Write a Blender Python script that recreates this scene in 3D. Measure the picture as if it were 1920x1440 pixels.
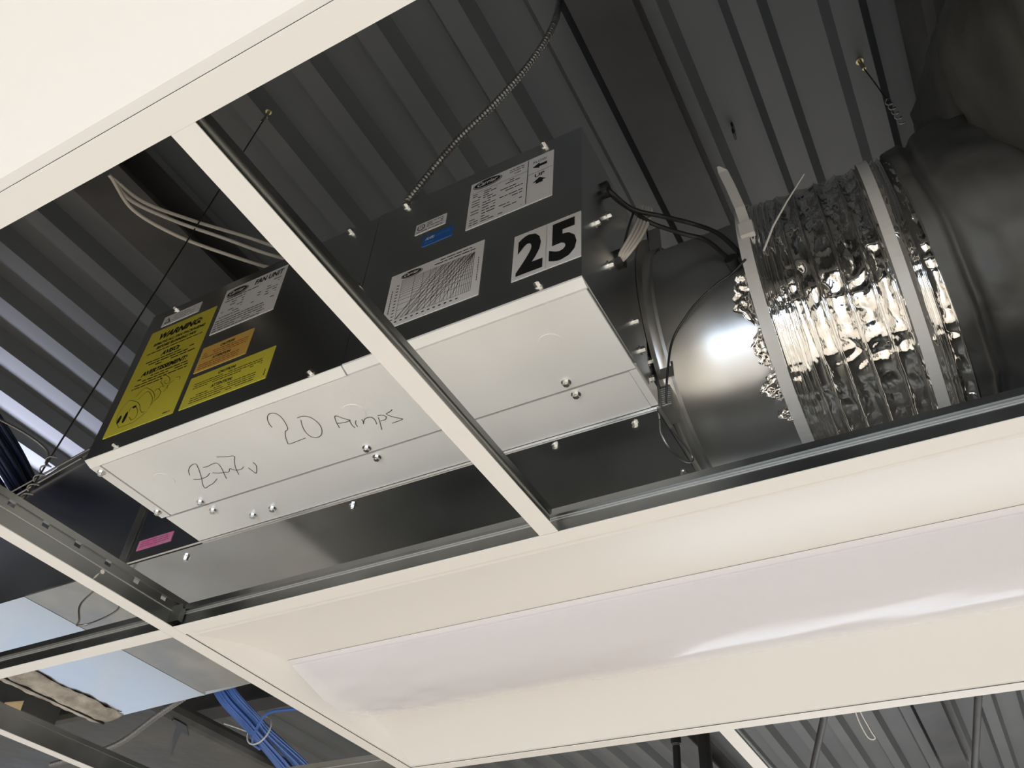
import bpy, math, random
from mathutils import Vector, Matrix, noise
random.seed(7)
PI = math.pi
C = bpy.context.scene.collection
for o in list(bpy.data.objects): bpy.data.objects.remove(o)
scn = bpy.context.scene

# ---------------------------------------------------------------- camera, world, light, exposure
CAM = Vector((1.006, -0.766, -0.5434))
right = Vector((0.87624604, 0.47889252, 0.05343063))
down = Vector((-0.28798341, 0.60935629, -0.73874926))
fwd = Vector((-0.38633978, 0.63193898, 0.67185914))
cd = bpy.data.cameras.new('camera'); cam = bpy.data.objects.new('camera', cd); C.objects.link(cam)
up = -down; back = -fwd
M3 = Matrix((right, up, back)).transposed()
cam.matrix_world = Matrix.Translation(CAM) @ M3.to_4x4()
cd.sensor_fit = 'HORIZONTAL'; cd.sensor_width = 36.0; cd.lens = 36.0 * 1621.1 / 1920.0
cd.clip_start = 0.02; cd.clip_end = 60
scn.camera = cam
vs = scn.view_settings
vs.view_transform = 'Standard'; vs.look = 'None'; vs.gamma = 1.0; vs.use_curve_mapping = False
vs.exposure = -0.66
scn.cycles.max_bounces = 10; scn.cycles.diffuse_bounces = 5; scn.cycles.glossy_bounces = 6

w = bpy.data.worlds.new('world'); scn.world = w; w.use_nodes = True
w.node_tree.nodes['Background'].inputs[0].default_value = (0.62, 0.72, 0.9, 1)
w.node_tree.nodes['Background'].inputs[1].default_value = 1.0

FLOOR = -2.42
def lamp(name, loc, rot, sx, sy, power, col):
    l = bpy.data.lights.new(name, 'AREA'); l.shape = 'RECTANGLE'; l.size = sx; l.size_y = sy
    l.energy = power; l.color = col
    o = bpy.data.objects.new(name, l); C.objects.link(o); o.location = loc; o.rotation_euler = rot
    return o
WARM = (1.0, 0.93, 0.84); COOL = (0.72, 0.84, 1.0)
# lit ceiling troffers elsewhere in the room, shining down on floor and walls
for i, (x, y) in enumerate([(-1.2, -2.7), (1.9, -2.7), (3.7, -1.2), (-3.3, -1.2), (.3, 3.9), (2.4, 3.9)]):
    lamp('ceiling_lamp', (x, y, -0.03), (0, 0, 0), 1.15, 0.55, 88, WARM)
# daylight through the two windows
lamp('window_daylight', (-4.44, 2.7, -1.15), (0, -PI/2, 0), 1.5, 2.6, 9, COOL)
# unseen fill light added left of the frame to brighten the far-left deck
l_ = lamp('deck_fill', (-1.95, .42, .36), (PI, PI*.05, 0), .4, .9, 58, (.74, .78, 1.0))
l_.data.spread = 2.0
lamp('window_daylight', (0.6, -3.64, -1.4), (PI/2, 0, 0), 2.6, 1.8, 105, COOL)
lamp('window_daylight', (0.9, 5.04, -1.2), (-PI/2, 0, 0), 3.4, 1.5, 72, (.86, .92, 1.0))

# ---------------------------------------------------------------- materials
def mat(name, col, rough=0.5, metal=0.0, spec=None, **k):
    m = bpy.data.materials.new(name); m.use_nodes = True
    b = m.node_tree.nodes['Principled BSDF']
    b.inputs['Base Color'].default_value = (*col, 1); b.inputs['Roughness'].default_value = rough
    b.inputs['Metallic'].default_value = metal
    if spec is not None: b.inputs['Specular IOR Level'].default_value = spec
    for kk, v in k.items(): b.inputs[kk.replace('_', ' ')].default_value = v
    return m
def nd(m, t, **k):
    n = m.node_tree.nodes.new(t)
    for a, b in k.items(): setattr(n, a, b)
    return n
def noisy(m, c1, c2, scale, detail=3, stretch=None, rough=None, bump=0, bscale=None, lo=.35, hi=.65):
    nt = m.node_tree; b = nt.nodes['Principled BSDF']
    tc = nd(m, 'ShaderNodeTexCoord'); mp = nd(m, 'ShaderNodeMapping')
    if stretch: mp.inputs['Scale'].default_value = stretch
    nt.links.new(tc.outputs['Object'], mp.inputs[0])
    n = nd(m, 'ShaderNodeTexNoise'); n.inputs['Scale'].default_value = scale; n.inputs['Detail'].default_value = detail
    nt.links.new(mp.outputs[0], n.inputs['Vector'])
    r = nd(m, 'ShaderNodeValToRGB'); r.color_ramp.elements[0].position = lo; r.color_ramp.elements[1].position = hi
    r.color_ramp.elements[0].color = (*c1, 1); r.color_ramp.elements[1].color = (*c2, 1)
    nt.links.new(n.outputs[0], r.inputs[0]); nt.links.new(r.outputs[0], b.inputs['Base Color'])
    if rough:
        mr = nd(m, 'ShaderNodeMapRange'); mr.inputs[3].default_value = rough[0]; mr.inputs[4].default_value = rough[1]
        mr.inputs[1].default_value = .3; mr.inputs[2].default_value = .7
        nt.links.new(n.outputs[0], mr.inputs[0]); nt.links.new(mr.outputs[0], b.inputs['Roughness'])
    if bump:
        n2 = nd(m, 'ShaderNodeTexNoise'); n2.inputs['Scale'].default_value = bscale or scale; n2.inputs['Detail'].default_value = 4
        nt.links.new(mp.outputs[0], n2.inputs['Vector'])
        bp = nd(m, 'ShaderNodeBump'); bp.inputs['Strength'].default_value = bump; bp.inputs['Distance'].default_value = .01
        nt.links.new(n2.outputs[0], bp.inputs['Height']); nt.links.new(bp.outputs[0], b.inputs['Normal'])
    return m
def add_bumps(m, scale, strength, dist=.01, stretch=None):
    nt = m.node_tree; b = nt.nodes['Principled BSDF']
    tc = nd(m, 'ShaderNodeTexCoord'); mp = nd(m, 'ShaderNodeMapping')
    if stretch: mp.inputs['Scale'].default_value = stretch
    n2 = nd(m, 'ShaderNodeTexNoise'); n2.inputs['Scale'].default_value = scale
    bp = nd(m, 'ShaderNodeBump'); bp.inputs['Strength'].default_value = strength; bp.inputs['Distance'].default_value = dist
    nt.links.new(tc.outputs['Object'], mp.inputs[0]); nt.links.new(mp.outputs[0], n2.inputs['Vector'])
    nt.links.new(n2.outputs[0], bp.inputs['Height']); nt.links.new(bp.outputs[0], b.inputs['Normal'])
    return m

M = {}
M['paint'] = mat('white_paint', (.80, .77, .72), .45)
M['paint_far'] = mat('fixture_white', (.82, .79, .75), .4)
M['lens'] = mat('frosted_lens', (.80, .76, .77), .3)
M['film'] = mat('protective_film', (.85, .83, .85), .16, 0, .5, Alpha=.55)
M['galv'] = noisy(mat('galvanised_steel', (.6, .6, .58), .25, .22), (.88, .88, .86), (.93, .93, .91), 6, 2, rough=(.38, .44))
add_bumps(M['galv'], 3, .035, .02)
M['galv_smooth'] = noisy(mat('smooth_galvanised_steel', (.5, .5, .5), .2, 1), (.58, .59, .59), (.64, .65, .65), 7, 4, rough=(.14, .20))
M['galv_dark'] = noisy(mat('galvanised_plenum_steel', (.5, .5, .5), .3, 1), (.68, .70, .71), (.74, .76, .77), 6, 2, rough=(.22, .27))
M['galv_dull'] = noisy(mat('dull_galvanised_steel', (.5, .5, .48), .5, 1), (.45, .45, .43), (.58, .57, .54), 12, 5, rough=(.35, .55))
M['duct'] = noisy(mat('duct_steel', (.62, .62, .6), .3, 1), (.62, .625, .62), (.66, .66, .65), 8, 2, rough=(.31, .35))
M['tee'] = noisy(mat('tee_steel', (.5, .5, .5), .35, 1), (.30, .31, .30), (.38, .385, .375), 8, 3, stretch=(1, 1, 1), rough=(.26, .4))
M['foil'] = mat('foil', (.86, .85, .83), .09, 1)
add_bumps(M['foil'], 70, .22, .004, stretch=(2.2, .8, .8))
M['wrap'] = noisy(mat('dark_foil_wrap', (.2, .2, .19), .42, .3), (.05, .05, .046), (.12, .118, .11), 5, 6, rough=(.4, .7), bump=.8, bscale=7)
M['deck'] = noisy(mat('grey_deck_paint', (.2, .2, .2), .5), (.112, .118, .120), (.130, .134, .135), 3, 3)
M['steel_dark'] = noisy(mat('dark_primer_steel', (.05, .05, .05), .5), (.035, .033, .032), (.06, .057, .055), 6, 4)
M['black'] = mat('black_rubber', (.012, .012, .012), .45)
M['ink'] = mat('black_ink', (.012, .012, .013), .5)
M['pencil'] = mat('pencil_mark', (.12, .11, .10), .7)
M['white_label'] = mat('white_label', (.80, .79, .79), .4)
M['yellow'] = mat('yellow_label', (.66, .59, .06), .4)
M['orange'] = mat('orange_label', (.74, .47, .11), .4)
M['blue_label'] = mat('blue_label', (.02, .12, .42), .35)
M['pink'] = noisy(mat('pink_label', (.75, .2, .4), .5), (.72, .16, .36), (.62, .3, .42), 60, 3)
M['ridge'] = mat('lit_ridge_steel', (.62, .62, .60), .35, .6)  # paler than the web: light caught by the steel edges, put into the colour
M['screw'] = mat('zinc_screw', (.78, .78, .76), .2, 1)
M['wire_white'] = mat('white_cable', (.62, .58, .52), .45)
M['strap'] = mat('nylon_strap', (.62, .60, .56), .4)
M['cable_blue'] = mat('blue_cable', (.035, .12, .42), .4)
M['cable_navy'] = mat('navy_cable', (.012, .022, .07), .4)
M['wire_steel'] = mat('hanger_wire_steel', (.32, .31, .30), .4, 1)
M['wire_dark'] = mat('dark_wire', (.05, .05, .05), .4, .6)
M['conduit'] = mat('flex_conduit', (.34, .33, .31), .38, .9)
M['conduit_grey'] = mat('grey_flex_conduit', (.20, .195, .19), .45, .5)
M['cardboard'] = mat('cardboard', (.42, .31, .16), .8)
M['liner'] = noisy(mat('duct_mastic', (.42, .37, .31), .8), (.30, .27, .23), (.55, .50, .43), 25, 6, bump=.8, bscale=60)
M['shadow_gap'] = mat('gap_shade', (.01, .01, .01), .9)  # near-black stands for shade in the panel gaps; also colours the seam crack
M['floor'] = noisy(mat('floor_tile', (.55, .52, .47), .35), (.52, .49, .45), (.60, .57, .52), 3, 4)
M['wall'] = mat('wall_paint', (.72, .70, .66), .7)
M['tile'] = noisy(mat('ceiling_tile', (.75, .73, .69), .9), (.70, .68, .64), (.80, .78, .74), 90, 4, bump=.3, bscale=120)
M['brass'] = mat('brass', (.55, .50, .32), .3, 1)
M['glass_sky'] = mat('window_glass', (.9, .95, 1), .05, 0, .5, Transmission_Weight=1.0)

# ---------------------------------------------------------------- mesh helpers
class MB:
    def __init__(s): s.v = []; s.f = []; s.mi = []; s.sm = []
    def add(s, v, f, mi=0, sm=False):
        k = len(s.v); s.v += [tuple(p) for p in v]
        for q in f: s.f.append(tuple(i + k for i in q)); s.mi.append(mi); s.sm.append(sm)
    def box(s, a, b, mi=0):
        (x0, y0, z0), (x1, y1, z1) = a, b
        s.hexa([(x0,y0,z0),(x1,y0,z0),(x1,y1,z0),(x0,y1,z0),(x0,y0,z1),(x1,y0,z1),(x1,y1,z1),(x0,y1,z1)], mi)
    def hexa(s, p, mi=0):
        s.add(p, [(3,2,1,0),(4,5,6,7),(0,1,5,4),(1,2,6,5),(2,3,7,6),(3,0,4,7)], mi)
    def prism(s, poly, axis, a, b, mi=0):
        """poly in the two other axes, extruded from a to b along axis"""
        def P(u, v, t): return {'x': (t, u, v), 'y': (u, t, v), 'z': (u, v, t)}[axis]
        n = len(poly)
        vv = [P(u, v, a) for u, v in poly] + [P(u, v, b) for u, v in poly]
        ff = [tuple(range(n))[::-1], tuple(range(n, 2*n))] + [(i, (i+1) % n, n+(i+1) % n, n+i) for i in range(n)]
        s.add(vv, ff, mi)
    def tube(s, pts, r, n=8, mi=0, caps=True, sm=True):
        pts = [Vector(p) for p in pts]; rings = []; prev = None
        for i, p in enumerate(pts):
            d = (pts[min(i+1, len(pts)-1)] - pts[max(i-1, 0)])
            if d.length < 1e-9: d = Vector((0, 0, 1))
            d.normalize()
            if prev is None:
                a = Vector((0, 0, 1)) if abs(d.z) < .9 else Vector((1, 0, 0))
                u = d.cross(a).normalized()
            else: u = (prev - d * prev.dot(d)).normalized()
            prev = u; v = d.cross(u)
            rr = r[i] if isinstance(r, (list, tuple)) else r
            rings.append([p + (u*math.cos(2*PI*k/n) + v*math.sin(2*PI*k/n)) * rr for k in range(n)])
        vv = [q for R in rings for q in R]
        ff = [(i*n+k, i*n+(k+1) % n, (i+1)*n+(k+1) % n, (i+1)*n+k) for i in range(len(pts)-1) for k in range(n)]
        s.add(vv, ff, mi, sm)
        if caps: s.add(rings[0], [tuple(range(n))[::-1]], mi); s.add(rings[-1], [tuple(range(n))], mi)
    def disc(s, c, nrm, r, h, n=6, mi=0, rot=0):
        nrm = Vector(nrm).normalized(); a = Vector((0, 0, 1)) if abs(nrm.z) < .9 else Vector((1, 0, 0))
        u = nrm.cross(a).normalized(); v = nrm.cross(u); c = Vector(c)
        A = [c + (u*math.cos(rot+2*PI*k/n) + v*math.sin(rot+2*PI*k/n))*r for k in range(n)]
        B = [p + nrm*h for p in A]
        s.add(A+B, [tuple(range(n))[::-1], tuple(range(n, 2*n))] + [(i, (i+1) % n, n+(i+1) % n, n+i) for i in range(n)], mi)
    def grid(s, rows, mi=0, sm=True, close=False):
        n = len(rows[0]); m = len(rows); vv = [p for r in rows for p in r]
        ff = [(i*n+k, i*n+(k+1) % n, (i+1)*n+(k+1) % n, (i+1)*n+k) for i in range(m-1) for k in range(n if close else n-1)]
        s.add(vv, ff, mi, sm)

def link(name, mb, mats, parent=None, origin=None, solid=0, bevel=0):
    if not isinstance(mats, (list, tuple)): mats = [mats]
    if parent is not None: org = Vector(parent['_org'])
    elif origin is not None: org = Vector(origin)
    else:
        xs = [p[0] for p in mb.v]; ys = [p[1] for p in mb.v]; zs = [p[2] for p in mb.v]
        org = Vector(((min(xs)+max(xs))/2, (min(ys)+max(ys))/2, min(zs)))
    me = bpy.data.meshes.new(name)
    me.from_pydata([tuple(Vector(p) - org) for p in mb.v], [], mb.f)
    for m in mats: me.materials.append(M[m] if isinstance(m, str) else m)
    me.polygons.foreach_set('material_index', mb.mi); me.polygons.foreach_set('use_smooth', mb.sm)
    me.update()
    o = bpy.data.objects.new(name, me); C.objects.link(o)
    if parent is not None: o.parent = parent
    else: o.location = org
    o['_org'] = tuple(org)
    if solid:
        md = o.modifiers.new('solid', 'SOLIDIFY'); md.thickness = solid; md.offset = 0
    if bevel:
        md = o.modifiers.new('bevel', 'BEVEL'); md.width = bevel; md.segments = 2; md.limit_method = 'ANGLE'
    return o
def tag(o, label, cat, group=None, kind=None):
    o['label'] = label; o['category'] = cat
    if group: o['group'] = group
    if kind: o['kind'] = kind
    return o
def thing(name, label, cat, org, group=None):
    o = bpy.data.objects.new(name, None); C.objects.link(o); o.location = org; o['_org'] = tuple(org)
    o.empty_display_size = .05
    return tag(o, label, cat, group)
def struct(name, mb, m):
    o = link(name, mb, m); o['kind'] = 'structure'; return o
def smooth(pts, k=6):
    """catmull-rom"""
    P = [Vector(p) for p in pts]; P = [2*P[0]-P[1]] + P + [2*P[-1]-P[-2]]; out = []
    for i in range(1, len(P)-2):
        for j in range(k):
            t = j/k; a, b, c, d = P[i-1:i+3]
            out.append(.5*((2*b)+(-a+c)*t+(2*a-5*b+4*c-d)*t*t+(-a+3*b-3*c+d)*t**3))
    out.append(P[-2]); return out

# text outlines from the built-in font, as flat meshes
_tc = {}
def text_geo(s, shear=0, off=0):
    key = (s, shear, off)
    if key in _tc: return _tc[key]
    cu = bpy.data.curves.new('t', 'FONT'); cu.body = s; cu.size = 1; cu.shear = shear; cu.offset = off; cu.resolution_u = 3
    o = bpy.data.objects.new('t', cu); C.objects.link(o)
    bpy.context.view_layer.update()
    me = bpy.data.meshes.new_from_object(o.evaluated_get(bpy.context.evaluated_depsgraph_get()))
    v = [(p.co.x, p.co.y) for p in me.vertices]; f = [tuple(p.vertices) for p in me.polygons]
    bpy.data.objects.remove(o); bpy.data.curves.remove(cu); bpy.data.meshes.remove(me)
    x0 = min(p[0] for p in v); x1 = max(p[0] for p in v); y0 = min(p[1] for p in v); y1 = max(p[1] for p in v)
    _tc[key] = ([((x-x0)/(x1-x0), (y-y0)/(y1-y0)) for x, y in v], f, (x1-x0)/(y1-y0))
    return _tc[key]

class Sheet:
    """a sticker on the plane Y = y facing -Y; u = X, v = Z"""
    def __init__(s, y, u0, v0, u1, v1, t=.0006):
        s.mb = MB(); s.y = y; s.u0 = u0; s.v0 = v0; s.u1 = u1; s.v1 = v1; s.t = t; s.k = 0
        s.mb.box((u0, y-t, v0), (u1, y, v1), 0)
    def yy(s, lift=1): return s.y - s.t - .0003*lift
    def text(s, txt, u0, v0, u1, v1, mi=1, shear=0, off=0, lift=1):
        v, f, a = text_geo(txt, shear, off)
        s.mb.add([(u0+(u1-u0)*p, s.yy(lift), v0+(v1-v0)*q) for p, q in v], [tuple(reversed(x)) for x in f], mi)
    def rect(s, u0, v0, u1, v1, mi=1, lift=1):
        y = s.yy(lift); s.mb.add([(u0, y, v0), (u1, y, v0), (u1, y, v1), (u0, y, v1)], [(0, 1, 2, 3)], mi)
    def line(s, pts, wd=.0006, mi=1):
        y = s.yy()
        for (a, b), (c, d) in zip(pts, pts[1:]):
            L = math.hypot(c-a, d-b) or 1; nx, ny = -(d-b)/L*wd/2, (c-a)/L*wd/2
            s.mb.add([(a+nx, y, b+ny), (c+nx, y, d+ny), (c-nx, y, d-ny), (a-nx, y, b-ny)], [(0, 1, 2, 3)], mi)
    def greek(s, u0, u1, v, h, mi=1, dens=.8, rnd=random):
        """a line of unreadably small print as word-length dashes"""
        u = u0
        while u < u1:
            wl = min(rnd.uniform(2, 7)*h*.55, u1-u)
            if rnd.random() < dens: s.rect(u, v, u+wl, v+h*.5, mi)
            u += wl + h*.45
    def ellipse(s, cu, cv, a, b, mi=1, lift=1, n=32):
        y = s.yy(lift); s.mb.add([(cu+a*math.cos(2*PI*k/n), y, cv+b*math.sin(2*PI*k/n)) for k in range(n)], [tuple(range(n))], mi)
    def poly(s, pts, mi=1, lift=1):
        y = s.yy(lift); s.mb.add([(a, y, b) for a, b in pts], [tuple(range(len(pts)))], mi)

# ---------------------------------------------------------------- room shell
X0, X1, Y0, Y1 = -4.6, 5.2, -3.8, 5.2; H = 1.04
m = MB(); m.box((X0, Y0, FLOOR-.1), (X1, Y1, FLOOR)); struct('floor', m, 'floor')
def wall(name, axis, at, th, a0, a1, win=None):
    m = MB()
    def bx(u0, z0, u1, z1):
        if axis == 'x': m.box((min(at, at+th), u0, z0), (max(at, at+th), u1, z1))
        else: m.box((u0, min(at, at+th), z0), (u1, max(at, at+th), z1))
    if win is None: bx(a0, FLOOR, a1, H)
    else:
        u0, z0, u1, z1 = win
        bx(a0, FLOOR, u0, H); bx(u1, FLOOR, a1, H); bx(u0, FLOOR, u1, z0); bx(u0, z1, u1, H)
    struct(name, m, 'wall')
wall('wall_left', 'x', X0, -.12, Y0, Y1, (1.35, -1.95, 4.05, -.4))
wall('wall_right', 'x', X1, .12, Y0, Y1)
wall('wall_front', 'y', Y0, -.12, X0, X1, (-.75, -2.32, 1.95, -.45))
wall('wall_back', 'y', Y1, .12, X0, X1, (-.85, -1.95, 2.65, -.45))
for i, (ax, at) in enumerate((('x', X0-.06), ('y', Y0-.06))):
    m = MB()
    for u in (-.75, .12, 1.0, 1.9):
        u += 2.1*(ax == 'x')
        a, b = (u, -1.95 if ax == 'x' else -2.32), (u+.05, -.4)
        if ax == 'x': m.box((at-.03, a[0], a[1]), (at+.03, b[0], b[1]))
        else: m.box((a[0], at-.03, a[1]), (b[0], at+.03, b[1]))
    for z in (-1.95 if ax == 'x' else -2.32, -.45):
        if ax == 'x': m.box((at-.03, 1.35, z), (at+.03, 4.05, z+.05))
        else: m.box((-.75, at-.03, z), (1.95, at+.03, z+.05))
    struct('window_%d' % (i+1), m, 'paint')

m = MB()
for u in (-.85, .30, 1.45, 2.60): m.box((u, Y1+.03, -1.95), (u+.05, Y1+.09, -.45))
for z in (-1.95, -.50): m.box((-.85, Y1+.03, z), (2.65, Y1+.09, z+.05))
struct('window_3', m, 'paint')

# corrugated metal deck: trapezoidal ribs running along Y
m = MB(); per = .1524; zlow = .962; zhi = 1.0
ph = .793
k0 = int((X0-ph)/per)-1; k1 = int((X1-ph)/per)+1
prof = []
for k in range(k0, k1):
    x = ph + k*per
    prof += [(x, zlow), (x+.044, zlow), (x+.060, zhi), (x+.1364, zhi)]
prof = [p for p in prof if X0 <= p[0] <= X1]
rows = [[(x, y, z) for x, z in prof] for y in (Y0, Y1)]
m.grid(rows, sm=False)
m.grid([[(x, y, 1.03) for x, z in prof] for y in (Y1, Y0)], sm=False)
struct('ceiling', m, 'deck')

# lay-in tiles around the opened bays
G = .6096
m = MB(); tz0, tz1 = .002, .017
def open_bay(i, j):
    x = i*G + .3; y = j*G + .3
    if -.7 < y < 0: return x < 3.2
    if -1.9 < y < -1.22: return .5 < x < 3.2
    if 0 < y < .61: return x < 3.2
    if .61 < y: return -3.2 < x < 3.2 and y < 4.8
    if -1.3 < y < -.6: return 0 < x < 1.22
    return False
for i in range(-8, 9):
    for j in range(-8, 9):
        x0, y0 = i*G, j*G
        if open_bay(i, j): continue
        if x0 < X0 or x0+G > X1+.1 or y0 < Y0-.4: continue
        m.box((x0+.004, max(y0+.004, Y0), tz0), (min(x0+G-.004, X1), min(y0+G-.004, Y1), tz1))
struct('ceiling_tiles', m, 'tile')
bpy.data.objects['ceiling_tiles'].name = 'ceiling.001'

# ---------------------------------------------------------------- suspended grid
def tee(name, label, axis, at, a, b, h=.043, cat='ceiling grid bar', holes=False, lines=(.026,), group=None, capw=.0119, notch=False):
    def P(u, t, z): return (at+u, t, z) if axis == 'y' else (t, at+u, z)
    def bx(mb, u0, t0, z0, u1, t1, z1):
        p, q = P(u0, t0, z0), P(u1, t1, z1)
        mb.box(tuple(min(i, j) for i, j in zip(p, q)), tuple(max(i, j) for i, j in zip(p, q)))
    root = thing(name, label, cat, P(0, (a+b)/2, 0), group)
    m = MB(); bx(m, -capw, a, -.0006, capw, b, .0004)
    link('painted_cap', m, 'paint', root)
    m = MB(); tw = .0008
    bx(m, -capw+.0006, a, .0004, capw-.0006, b, .0010)
    if holes:
        zl, zh = .033, .042
        bx(m, -tw, a, .001, tw, b, zl); bx(m, -tw, a, zh, tw, b, h-.006)
        t = a; pos = [y for y in [ -.293+.0517*k for k in range(-30, 60)] if a+.01 < y < b-.01]
        for y in pos: bx(m, -tw, t, zl, tw, y-.005, zh); t = y+.005
        bx(m, -tw, t, zl, tw, b, zh)
    else: bx(m, -tw, a, .001, tw, b, h-.006)
    bx(m, -.003, a, h-.009, .003, b, h)
    link('web', m, 'tee', root)
    m = MB()
    for z in lines: bx(m, -tw-.0012, a, z-.0006, tw+.0012, b, z+.0006)
    link('stitched_ridge', m, 'ridge', root)
    return root
E_ = tee('main_runner', 'long grid runner left of the fan unit, dark web with square slots', 'y', 0, -1.22, 1.83, .049, holes=True, lines=(.026,))
F_ = tee('main_runner', 'grid runner cutting the bottom left corner of the photo', 'y', -G, -.61, 1.83, .045, holes=False, lines=(.040,))
for y, z, r in ((-.141, .022, .0032), (-.008, .022, .0030)):
    m = MB(); m.disc((.0009, y, z), (1, 0, 0), r, .0006, 16); link('punched_hole', m, 'paint', E_)
m = MB(); m.prism([(-.150, .006), (-.1465, .0105), (-.144, .019), (-.1485, .0125)], 'x', .0009, .0014); link('punched_tab', m, 'paint', E_)
for y in (.013, -.013):
    m = MB(); m.box((.001, min(y, y*.2), .010), (.016, max(y, y*.2), .030)); m.box((.001, y-.001, .008), (.020, y+.001, .034)); link('splice_clip', m, 'tee', E_)
D_ = tee('cross_tee', 'white cross tee running diagonally in front of the fan unit between the two light fixtures', 'y', G, -G+.012, -.013, .034, lines=(.022,))
for z in (): pass
G_ = tee('cross_tee', 'short white cross tee beyond the lower light fixture, meeting its far edge', 'y', G, G+.012, 2*G, .034, lines=(.022,))
A_ = tee('cross_tee', 'steel-webbed cross tee along the upper edge of the large white light fixture', 'x', 0, .0125, 2*G-.0125, .040, lines=(.0245, .0275))
A2 = tee('cross_tee', 'cross tee left of the slotted runner, with a wire loop hanging against it', 'x', 0, -G+.0125, -.0125, .040, lines=(.0245, .0275))
C_ = tee('cross_tee', 'cross tee along the lower edge of the large white light fixture', 'x', G, .0125, 2*G-.0125, .034, lines=(.022,))
C2 = tee('cross_tee', 'short cross tee just left of the fixture, under the blue cables', 'x', G, -G+.0125, -.0125, .040, lines=(.0275,))
B_ = tee('cross_tee', 'cross tee along the edge of the upper left light fixture', 'x', -G, .0125, 2*G-.0125, .034, lines=(.022,))

H_ = tee('main_runner', 'grid runner closing the right ends of both light fixtures', 'y', 2*G, -2*G, 1.83, .045, lines=(.026,))

# ---------------------------------------------------------------- light fixtures (2 x 4 troffers)
def troffer(label, y0, film):
    xa, xb, ya, yb = .0121, 1.2071, y0+.0121, y0+G-.0121
    root = thing('light_fixture', label, 'ceiling light', ((xa+xb)/2, (ya+yb)/2, .001))
    z0 = .0015; zl = .031; la, lb = y0+.19, y0+.42; xe = .045
    # reflector pan: sloping sides and end plates
    m = MB(); rim = .006
    o_ = [(xa, ya), (xb, ya), (xb, yb), (xa, yb)]
    i_ = [(xa+rim, ya+rim+.004), (xb-rim, ya+rim+.004), (xb-rim, yb-rim-.002), (xa+rim, yb-rim-.002)]
    t_ = [(xe, la), (xb-.03, la), (xb-.03, lb), (xe, lb)]
    m.add([(x, y, z0) for x, y in o_] + [(x, y, z0) for x, y in i_] + [(x, y, zl) for x, y in t_],
          [(0, 1, 5, 4), (1, 2, 6, 5), (2, 3, 7, 6), (3, 0, 4, 7)], 0)
    for e0, e1, sg in ((xa+rim, xe, 1), (xb-rim, xb-.03, -1)):
        rows = []
        for k in range(9):
            t = k/8; z = z0+(zl-z0)*(math.sin(t*PI/2)**.9); x = e0+(e1-e0)*t
            rows.append([(x, (ya+rim+.004)*(1-t)+la*t, z), (x, (yb-rim-.002)*(1-t)+lb*t, z)])
        m.grid(rows if sg < 0 else rows[::-1], 0, True)
    # long side reflectors, gently concave
    def side(ye, yi, s):
        rows = []
        for k in range(9):
            t = k/8; y = ye+(yi-ye)*t; z = z0+(zl-z0)*(math.sin(t*PI/2)**.9)
            xx0 = (xa+rim)+(xe-xa-rim)*t; xx1 = (xb-rim)+(xb-.03-xb+rim)*t
            rows.append([(xx0, y, z), (xx1, y, z)])
        m.grid(rows if s > 0 else rows[::-1], 0, True)
    side(ya+rim+.004, la, 1); side(yb-rim-.002, lb, -1)
    link('reflector', m, 'paint_far', root)
    # housing on top
    m = MB()
    m.add([(xa, ya, z0+.001), (xb, ya, z0+.001), (xb, yb, z0+.001), (xa, yb, z0+.001), (xa+.01, ya+.01, .034), (xb-.01, ya+.01, .034), (xb-.01, yb-.01, .034), (xa+.01, yb-.01, .034),
           (xa+.03, la-.02, .075), (xb-.03, la-.02, .075), (xb-.03, lb+.02, .075), (xa+.03, lb+.02, .075)],
          [(0, 1, 5, 4), (1, 2, 6, 5), (2, 3, 7, 6), (3, 0, 4, 7), (4, 5, 9, 8), (5, 6, 10, 9), (6, 7, 11, 10), (7, 4, 8, 11), (8, 9, 10, 11)], 0)
    link('housing', m, 'galv_dull', root)
    # bowed lens
    m = MB(); rows = []
    nx = 40
    for k in range(17):
        t = k/16; y = la+(lb-la)*t; row = []
        for i in range(nx+1):
            x = xe+.001+(xb-.031-xe)*i/nx
            e = min(1, (x-xe)/.03); sag = .020*math.sin(PI*t)*(e*(2-e))**.5 if e < 1 else .020*math.sin(PI*t)
            row.append((x, y, zl-.0005-sag))
        rows.append(row)
    m.grid(rows, 0, True)
    link('lens', m, 'lens', root)
    if film:   # loose protective film sagging under the lens
        m = MB(); rows = []; NX = 150; NY = 30
        for k in range(NY+1):
            t = k/NY; row = []
            for i in range(NX+1):
                x = xe+.004+(xb-.035-xe)*i/NX
                y = la+.008+(lb-la-.006)*t
                base = zl-.0025-.021*math.sin(PI*(.02+.97*t))
                d = math.exp(-((x-.16)/.12)**2)
                ed = math.sin(PI*t)**.6
                wv = noise.noise(Vector((x*5, y*16+x*4, 1.3)))*.0035*ed + noise.noise(Vector((x*14+y*30, y*22-x*8, 4)))*.0022*(.08+d*1.5)*ed
                wv += -.004*d*math.exp(-((t-.8-.25*(x-.16)/.1)/.12)**2)
                row.append((x, y, min(base+wv-.002, zl-.001)))
            rows.append(row)
        m.grid(rows, 0, True)
        link('protective_film', m, 'film', root)
    return root
troffer('large white recessed light fixture at lower right, loose plastic film over its bowed lens', 0, True)
troffer('plain white light fixture filling the upper left corner', -G, False) if False else troffer('plain white light fixture filling the upper left corner', -2*G, False)

# ---------------------------------------------------------------- fan powered terminal unit
YF = -.2100; ZB = .169; ZT = .4735
fan = thing('fan_unit', 'galvanised fan powered air terminal with warning labels and a large 25 on its side', 'air conditioning unit', (.35, 0, .165))
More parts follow.
